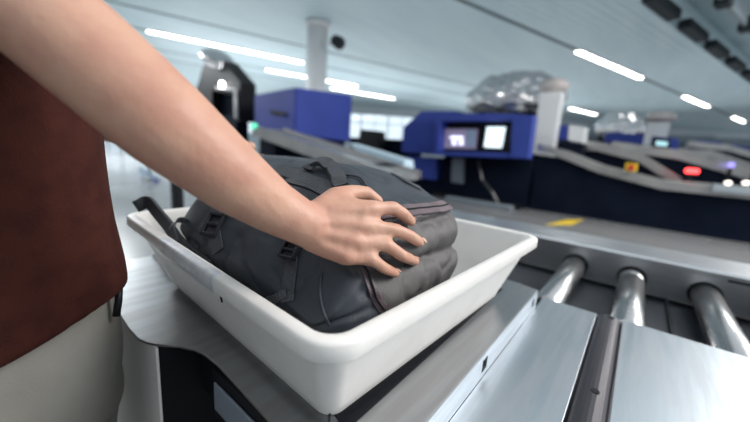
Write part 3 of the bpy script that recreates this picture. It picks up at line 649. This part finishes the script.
# dark kiosk with hood
t_ = thing('xray_cabinet', 'dark tall cabinet with slanted hood just right of the arm', 'cabinet', (-9.4, 5.5, 0))
obj('cabinet_shell', quad_prism([(203, 66), (209, 56), (222, 60), (240, 82), (240, 121), (235, 121), (235, 95), (212, 90), (212, 118), (190, 112)], 5.2, .5), BLACK, t_)
obj('cabinet_inside', quad_prism([(211, 118), (212, 91), (236, 95), (236, 122)], 5.5, .3), NAVYSK, t_)
P0 = [uy(a, b, 5.15) for a, b in ((217, 88), (235, 90), (236, 118))]; obj('white_trim', tube(P0, .05, 8), COLM, t_, label='white frame edge')
bm = bmesh.new(); q = uy(218, 60, 5.3); ellip(bm, q, (.55, .5, .28), Matrix.Rotation(.5, 3, 'Y')); obj('film_cover', bm, FILM, t_, True, label='grey film over the hood')
q = uy(222, 84.5, 5.1); bm = bmesh.new(); ellip(bm, q, (.1, .05, .1)); obj('status_lamp', bm, WLED, t_, True, label='round white lamp')
obj('cabinet_base', B((uy(207, 110, 5.3).x, 5.3, 0), (uy(236, 115, 5.3).x, 5.7, 1.9)), NAVYSK, t_)
# dark monitor by the windows
t_ = thing('monitor_stand', 'black monitor silhouette in front of the bright windows', 'monitor', uy(368, 150, 9))
obj('monitor_head', quad_prism([(358, 141), (360, 129), (378, 131), (379, 146)], 9, .4, .02), BLACK, t_); p = uy(369, 145, 9); obj('monitor_post', B((p.x-.5, 9.05, 0), (p.x+.5, 9.35, p.z+.1)), BLACK, t_)
t_ = thing('low_partition', 'dark low partition between the two blue machines', 'partition', (-9, 9.6, 0))
p, q = uy(355, 141, 9.5), uy(404, 143, 9.5); obj('partition_wall', B((p.x-.3, 9.5, 0), (q.x+.6, 9.7, 1.55)), NAVYSK, t_)

# ---- central blue machine with two screens
t_ = thing('screening_machine', 'blue machine with two lit screens above a dark cabinet in the centre', 'machine', (-3.3, 8.6, 0))
obj('side_hood', quad_prism([(401, 152), (403, 127), (421, 111), (458, 111), (440, 119), (436, 155)], 8.15, 1.6, .03), BLUE, t_, label='blue hood with sloping corner')
obj('lower_side', quad_prism([(406, 156), (436, 158), (436, 180), (407, 177)], 8.35, 1.2), BLUE, t_)
h_ = obj('monitor_frame', quad_prism([(436, 118), (440, 113), (518, 114), (533, 116), (527, 159), (511, 158), (516, 120), (441, 121), (438, 151), (511, 153), (511, 158), (434, 155)], 7.9, .42, .0), BLUE, t_, label='blue housing around the screens')
obj('monitor_cheek', quad_prism([(512, 118), (534, 115), (528, 159), (510, 158)], 7.86, .35, .02), BLUE, t_)
obj('monitor_recess', quad_prism([(439, 119), (517, 119), (512, 155), (436, 153)], 8.3, .4), BLACK, t_)
s_ = obj('screen', quad_prism([(443, 129), (477, 129), (475, 149), (442, 148)], 8.2, .06), SCREEN, t_, label='dim screen with a small pale image')
obj('screen_image', quad_prism([(450, 136), (463, 136), (463, 139), (450, 139)], 8.17, .02), SCRW, s_); obj('screen_image', quad_prism([(452, 140), (456, 140), (456, 145), (452, 145)], 8.17, .02), SCRW, s_); obj('screen_image', quad_prism([(459, 140), (463, 140), (463, 145), (459, 145)], 8.17, .02), SCRW, s_)
obj('screen_image', quad_prism([(467, 129.5), (475, 129.5), (474, 146), (466, 146)], 8.17, .02), BLUEL, s_)
obj('screen', quad_prism([(487, 127), (505, 127), (501, 148), (484, 147)], 8.2, .06), SCREENB, t_, label='bright white-blue screen')
obj('cabinet', B((-4.35, 8.45, 0), (-2.06, 9.6, 1.2)), NAVYSK, t_); obj('side_base', B((-5.3, 8.5, 0), (-4.36, 9.5, .55)), NAVYSK, t_); obj('cabinet_step', B((-4.4, 8.2, .0), (-2.1, 8.5, .12)), BLACK, t_)
obj('post', quad_prism([(452, 158), (463, 158), (462, 184), (451, 182)], 8.2, .15), mat('grey_post', (.12, .14, .17), .5), t_, label='grey post')
obj('cable', tube([uy(478, 160, 8.2), uy(482, 180, 8.15), uy(492, 192, 8.15), uy(498, 204, 8.2)], .04, 6), BUCK, t_)
q = uy(457, 209, 8); obj('foot_bar', B((-3.9, 7.85, .0), (-2.2, 8.1, .10), .02), mat('foot_grey', (.2, .24, .27), .5), t_)
# film-wrapped domes and robot columns
def wrapped(name, label, pixc, Y, rad, seed):
    c = uy(*pixc, Y); t_ = thing(name, label, 'cover', (c.x, Y, 0)); bm = bmesh.new(); ellip(bm, c, rad, None, 48, 30)
    for v in bm.verts:
        n = (v.co-c).normalized(); f = noise.noise(v.co*1.6+V((seed, 0, 0)))*.28+noise.noise(v.co*5+V((seed, 3, 0)))*.12
        v.co += n*f*rad[2]*.8
    obj('film_cover', bm, FILM, t_, False, label='crumpled reflective film'); return t_, c
t_, c = wrapped('wrapped_dome', 'crumpled film-wrapped dome above the two-screen machine', (512, 99), 11.8, (1.65, .8, .84), 1)
obj('dome_base', B((c.x-.9, 11.3, 0), (c.x+.9, 12.3, c.z-.35)), NAVYSK, t_)
def pillar2(label, pix_top, pix_bot, Y, w):
    a, b = uy(*pix_top, Y), uy(*pix_bot, Y); t_ = thing('sensor_column', label, 'column', (b.x, Y+.3, 0))
    obj('shaft', prism([(b.x-w, .0), (b.x+w, .0), (b.x+w, a.z-.2), (b.x-w*.8, a.z-.2)], Y+.1, Y+.6, axis='y'), COLM, t_)
    bm = bmesh.new(); ellip(bm, V((a.x+.05, Y+.3, a.z-.02)), (w*1.3, .36, .22)); obj('head', bm, mat('head_beige', (.48, .44, .42), .3, c2=(.38, .35, .34), scale=4), t_, True); return t_
pillar2('tall white column with rounded head right of the wrapped dome', (550, 84), (543, 130), 10.0, .28)
pillar2('white column with rounded head behind the far small screen', (659, 116), (655, 135), 15.5, .34)
t_, c = wrapped('wrapped_dome', 'far film-wrapped machine left of the far white column', (620, 128), 23, (1.2, .9, .8), 5); obj('dome_base', B((c.x-.9, 22.6, 0), (c.x+.9, 23.6, c.z-.35)), NAVYSK, t_)

# ---- dark lane across the right, 8.5 m off
ln = thing('baggage_lane', 'long dark-skirted baggage lane with silver top crossing the right half', 'conveyor', (2, 9, 0))
obj('skirt', B((-2.0, 8.6, 0), (9, 9.5, .86)), NAVYSK, ln, label='navy lane skirt')
pts = [uy(a, b, 8.55) for a, b in ((528, 152), (562, 157), (600, 171), (664, 184))]
obj('incline_skirt', prism([(-2.0, .86), (.40, .86), (.40, .93)]+[(p.x, p.z-.03) for p in reversed(pts)], 8.6, 9.5, axis='y'), NAVYSK, ln)
pts = [uy(a, b, 8.5) for a, b in ((528, 143), (562, 150), (600, 165), (664, 181))]; pts[0].x = -2.0
bm = bmesh.new(); q = pts+[V((9, 8.5, .91))]
for p, r in zip(q, q[1:]): slab4([p, r, r+V((0, .16, 0)), p+V((0, .16, 0))], .17, bm)
for p, r in zip(q, q[1:]): slab4([p+V((0, .94, 0)), r+V((0, .94, 0)), r+V((0, 1.1, 0)), p+V((0, 1.1, 0))], .10, bm)
obj('side_rail', bm, SILV, ln, label='silver rails'); bm = bmesh.new()
for p, r in zip(q, q[1:]): slab4([p+V((0, .16, -.03)), r+V((0, .16, -.03)), r+V((0, .94, -.03)), p+V((0, .94, -.03))], .05, bm)
obj('lane_belt', bm, BELT, ln)
q = uy(631, 167.5, 8.4); o = obj('button_box', B(q-V((.10, 0, .08)), q+V((.10, .1, .08)), .01), YEL, ln, label='yellow emergency-stop box'); obj('stop_button', cyl(q+V((0, 0, 0)), q+V((0, -.05, 0)), .06, n=16), REDP, o)
# raised chutes on the lane (silver covers seen edge-on)
def chute(label, pix, Y, w, th=.26, m=SILV, lamp=None, grp='silver chutes of the further lanes'):
    P = [uy(a, b, Y) for a, b in pix]; t_ = thing('lane_chute', label, 'conveyor', (P[0].x, Y, 0), grp); bm = bmesh.new()
    for p, r in zip(P, P[1:]): slab4([p, r, r+V((0, w, 0)), p+V((0, w, 0))], th, bm)
    obj('chute_cover', bm, m, t_); bm = bmesh.new(); xs = [p.x for p in P]; zs = [p.z-th for p in P]
    prism([(xs[0], 0), (xs[-1], 0)]+[(x_, z_) for x_, z_ in reversed(list(zip(xs, zs)))], Y+.1, Y+w, bm, axis='y'); obj('chute_skirt', bm, NAVYSK, t_); return t_
chute('silver chute sloping down behind the yellow stop box', [(556, 139), (600, 142), (640, 152), (682, 178)], 11.7, .9)
chute('silver chute behind the red lamp, right of the far small screen', [(612, 141), (680, 150), (716, 160), (752, 170)], 12.8, 1.1)
chute('far silver chute near the right edge of the hall', [(672, 148), (712, 150), (730, 156), (760, 166)], 16.5, 1.2)
chute('farthest thin silver chute below the row of windows', [(690, 141), (730, 145), (765, 155)], 21, 1.5)
q = uy(692, 171, 9.75); t_ = thing('beacon', 'glowing red lamp above the dark lane on the right', 'lamp', (q.x, q.y, .9)); obj('lens', B(q-V((.11, .06, .05)), q+V((.11, .06, .05)), .03), RED, t_); obj('lamp_post', B((q.x-.04, q.y-.03, 0), (q.x+.04, q.y+.03, q.z-.05)), BLACK, t_)
q = uy(731, 165, 12.3); t_ = thing('beacon', 'small violet lamp on the far lane near the right edge', 'lamp', (q.x, q.y, .9)); obj('lens', B(q-V((.06, .06, .06)), q+V((.06, .06, .06)), .02), PURP, t_); obj('lamp_post', B((q.x-.04, q.y-.03, 0), (q.x+.04, q.y+.03, q.z-.09)), BLACK, t_)
t_ = thing('lane_sensor', 'pair of bright white lamps on a grey box at the lane end', 'lamp', uy(735, 190, 8.4)); p = uy(735, 190, 8.36)
obj('sensor_box', B(p-V((.28, .02, .06)), p+V((.28, .12, .07)), .01), BGREY, t_)
for px in (728, 746): q = uy(px, 183, 8.4); bm = bmesh.new(); ellip(bm, q, (.05, .04, .035)); obj('white_lens', bm, mat('warm_led', (1, .9, .8), .4, emit=1.2), t_, True)
# small boxes behind the lane
o = obj('storage_box', quad_prism([(548, 138), (549, 125), (568, 125), (567, 140)], 10.75, .8), BLUE); tag(o, 'small blue box standing left of a white box behind the lane', 'box')
o = obj('storage_box', quad_prism([(568, 140), (569, 125), (584, 127), (583, 143)], 10.75, .8), COLM); tag(o, 'small white box right of the small blue box', 'box')
for x0_, x1_, Yy in ((548, 584, 10.8),):
    p, q = uy(x0_, 140, Yy), uy(x1_, 140, Yy); o = obj('box_plinth', B((p.x, Yy, 0), (q.x, Yy+.7, min(uy(567, 140, 10.75).z, uy(583, 143, 10.75).z))), NAVYSK); tag(o, 'dark plinth under the small blue and white boxes', 'plinth')
def scanner2(label, pix, Y, d, base=True):
    t_ = thing('far_scanner', label, 'scanner', uy(*pix[0], Y)); obj('hood', quad_prism(pix, Y, d, .02), BLUE, t_)
    P = [uy(a, b, Y) for a, b in pix]; obj('base', B((min(p.x for p in P)+.05, Y+.1, 0), (max(p.x for p in P)-.05, Y+d-.1, min(p.z for p in P))), NAVYSK, t_); return t_
scanner2('long low blue scanner hood right of the white box', [(604, 142), (606, 132), (650, 135), (650, 146)], 19, 1.5)
t_ = scanner2('blue scanner with a small lit screen beside the far white column', [(651, 148), (652, 136), (679, 139), (678, 151)], 14.3, .9)
obj('black_front', quad_prism([(652, 147), (653, 137), (670, 139), (670, 149)], 14.2, .1), BLACK, t_); obj('small_screen', quad_prism([(656, 145), (656, 141), (668, 142), (667, 146)], 14.12, .06), mat('screen_teal', (.35, .6, .65), .3, emit=.7), t_)
scanner2('far blue scanner hood right of the small lit screen', [(694, 146), (695, 140), (722, 142), (722, 149)], 24, 1.5)
scanner2('farthest blue scanner hood at the right edge', [(728, 150), (728, 144), (752, 147), (752, 153)], 27, 1.5)
# dark clutter near the far windows, warm bokeh sources
for i, (px, py, Y, r) in enumerate(((600, 131, 26, .9), (598, 124, 30, .5), (690, 135, 30, 1.2), (735, 138, 32, 1.2), (640, 130, 30, 1.0))):
    p = uy(px, py, Y); t_ = thing('equipment_rack', ('dark equipment rack behind the white box', 'slim dark rack between far lamps', 'dark rack under the far right windows', 'dark rack farthest right by the windows', 'dark rack behind the long blue hood')[i], 'rack', (p.x, Y, 0))
    obj('rack_body', B((p.x-r, Y, 0), (p.x+r, Y+.8, p.z), .05), mat('rack_grey', (.10, .13, .15), .5), t_); obj('rack_shelf', B((p.x-r*.9, Y-.15, 1.0), (p.x+r*.9, Y+.02, 1.1)), BGREY, t_)
# floor marking, return lane beyond the rail
o = obj('floor_marking', slab4([V(p)+V((0, 0, .004)) for p in (uz(545, 225, 0), uz(572, 225, 0), uz(584, 219.5, 0), uz(566, 220, 0))], .003), YEL); tag(o, 'yellow tape mark on the floor before the dark lane', 'marking')

# ---- things seen under the arm at far left
t_ = thing('queue_barrier', 'pale blue barrier panel with dark blue end seen under the arm', 'barrier', (-9, 3.4, 0))
obj('barrier_panel', quad_prism([(139, 174), (140, 165), (156, 178), (158, 200)], 3.1, .03), BLUEL, t_); obj('barrier_end', quad_prism([(153, 176), (158, 182), (159, 202), (155, 196)], 3.07, .03), BLUE, t_)
p = uy(150, 190, 3.1); obj('barrier_foot', B((p.x-.2, 3.0, 0), (p.x+.2, 3.3, .06)), BGREY, t_); obj('barrier_post', B((p.x-.05, 3.1, .05), (p.x+.05, 3.16, 1.0)), BGREY, t_)
t_ = thing('bollard', 'short dark post standing on the bright floor behind the tray corner', 'post', uz(183, 212, 0))
p = uz(178, 211, 0); obj('post_body', B((p.x-.10, p.y-.07, .02), (p.x+.10, p.y+.07, .62), .03), BLACK, t_); obj('post_base', B((p.x-.14, p.y-.12, 0), (p.x+.14, p.y+.12, .03)), BUCK, t_)

# ------------------------------------------------------------------ light
w = bpy.data.worlds.new('world'); sc.world = w; w.use_nodes = True; bg = w.node_tree.nodes['Background']
bg.inputs[0].default_value = (.86, .94, 1, 1); bg.inputs[1].default_value = .78
for (x, y, sx, sy, en) in ((-7, 12, 12, 18, 140), (-18, 16, 10, 18, 380), (0, 28, 12, 16, 170), (-32, 12, 12, 18, 420), (-11, 30, 12, 10, 220)):  # unseen upward area lights added to brighten the ceiling, no fixtures
    ld = bpy.data.lights.new('ceiling_fill', 'AREA'); ld.shape = 'RECTANGLE'; ld.size = sx; ld.size_y = sy; ld.energy = en; ld.color = (.93, .97, 1)
    lo_ = bpy.data.objects.new('ceiling_fill', ld); col.objects.link(lo_); lo_.location = (x, y, 2.9); lo_.rotation_euler = (math.pi, 0, -.315)
ld = bpy.data.lights.new('added_area_light', 'AREA'); ld.shape = 'RECTANGLE'; ld.size = 2.0; ld.size_y = 2.4; ld.energy = 150; ld.color = (1, .95, .90)  # unseen area light added for the glare on the deck
lo_ = bpy.data.objects.new('added_area_light', ld); col.objects.link(lo_); lo_.location = (4.3, 12.3, 6.3); lo_.rotation_euler = (V((4.3, 12.3, 6.3))-V((-.4, .3, 1))).to_track_quat('Z', 'Y').to_euler()
ld = bpy.data.lights.new('added_area_light', 'AREA'); ld.shape = 'RECTANGLE'; ld.size = 4; ld.size_y = 4; ld.energy = 640; ld.color = (1, .95, .91)  # unseen area light added as key from the upper right
lo_ = bpy.data.objects.new('added_area_light', ld); col.objects.link(lo_); lo_.location = (6.2, 5.2, 6.4); lo_.rotation_euler = (V((6.2, 5.2, 6.4))-V((-.4, .3, 1))).to_track_quat('Z', 'Y').to_euler()
ld = bpy.data.lights.new('added_area_light', 'AREA'); ld.shape = 'RECTANGLE'; ld.size = 4; ld.size_y = 6; ld.energy = 1200; ld.color = (.95, .98, 1)  # unseen area light added to brighten the floor at left
lo_ = bpy.data.objects.new('added_area_light', ld); col.objects.link(lo_); lo_.location = (-18, 1.5, 5.6)
sc.view_settings.view_transform = 'Standard'; sc.view_settings.look = 'None'; sc.view_settings.exposure = .78; sc.view_settings.gamma = 1
try: sc.view_settings.use_curve_mapping = False
except Exception: pass
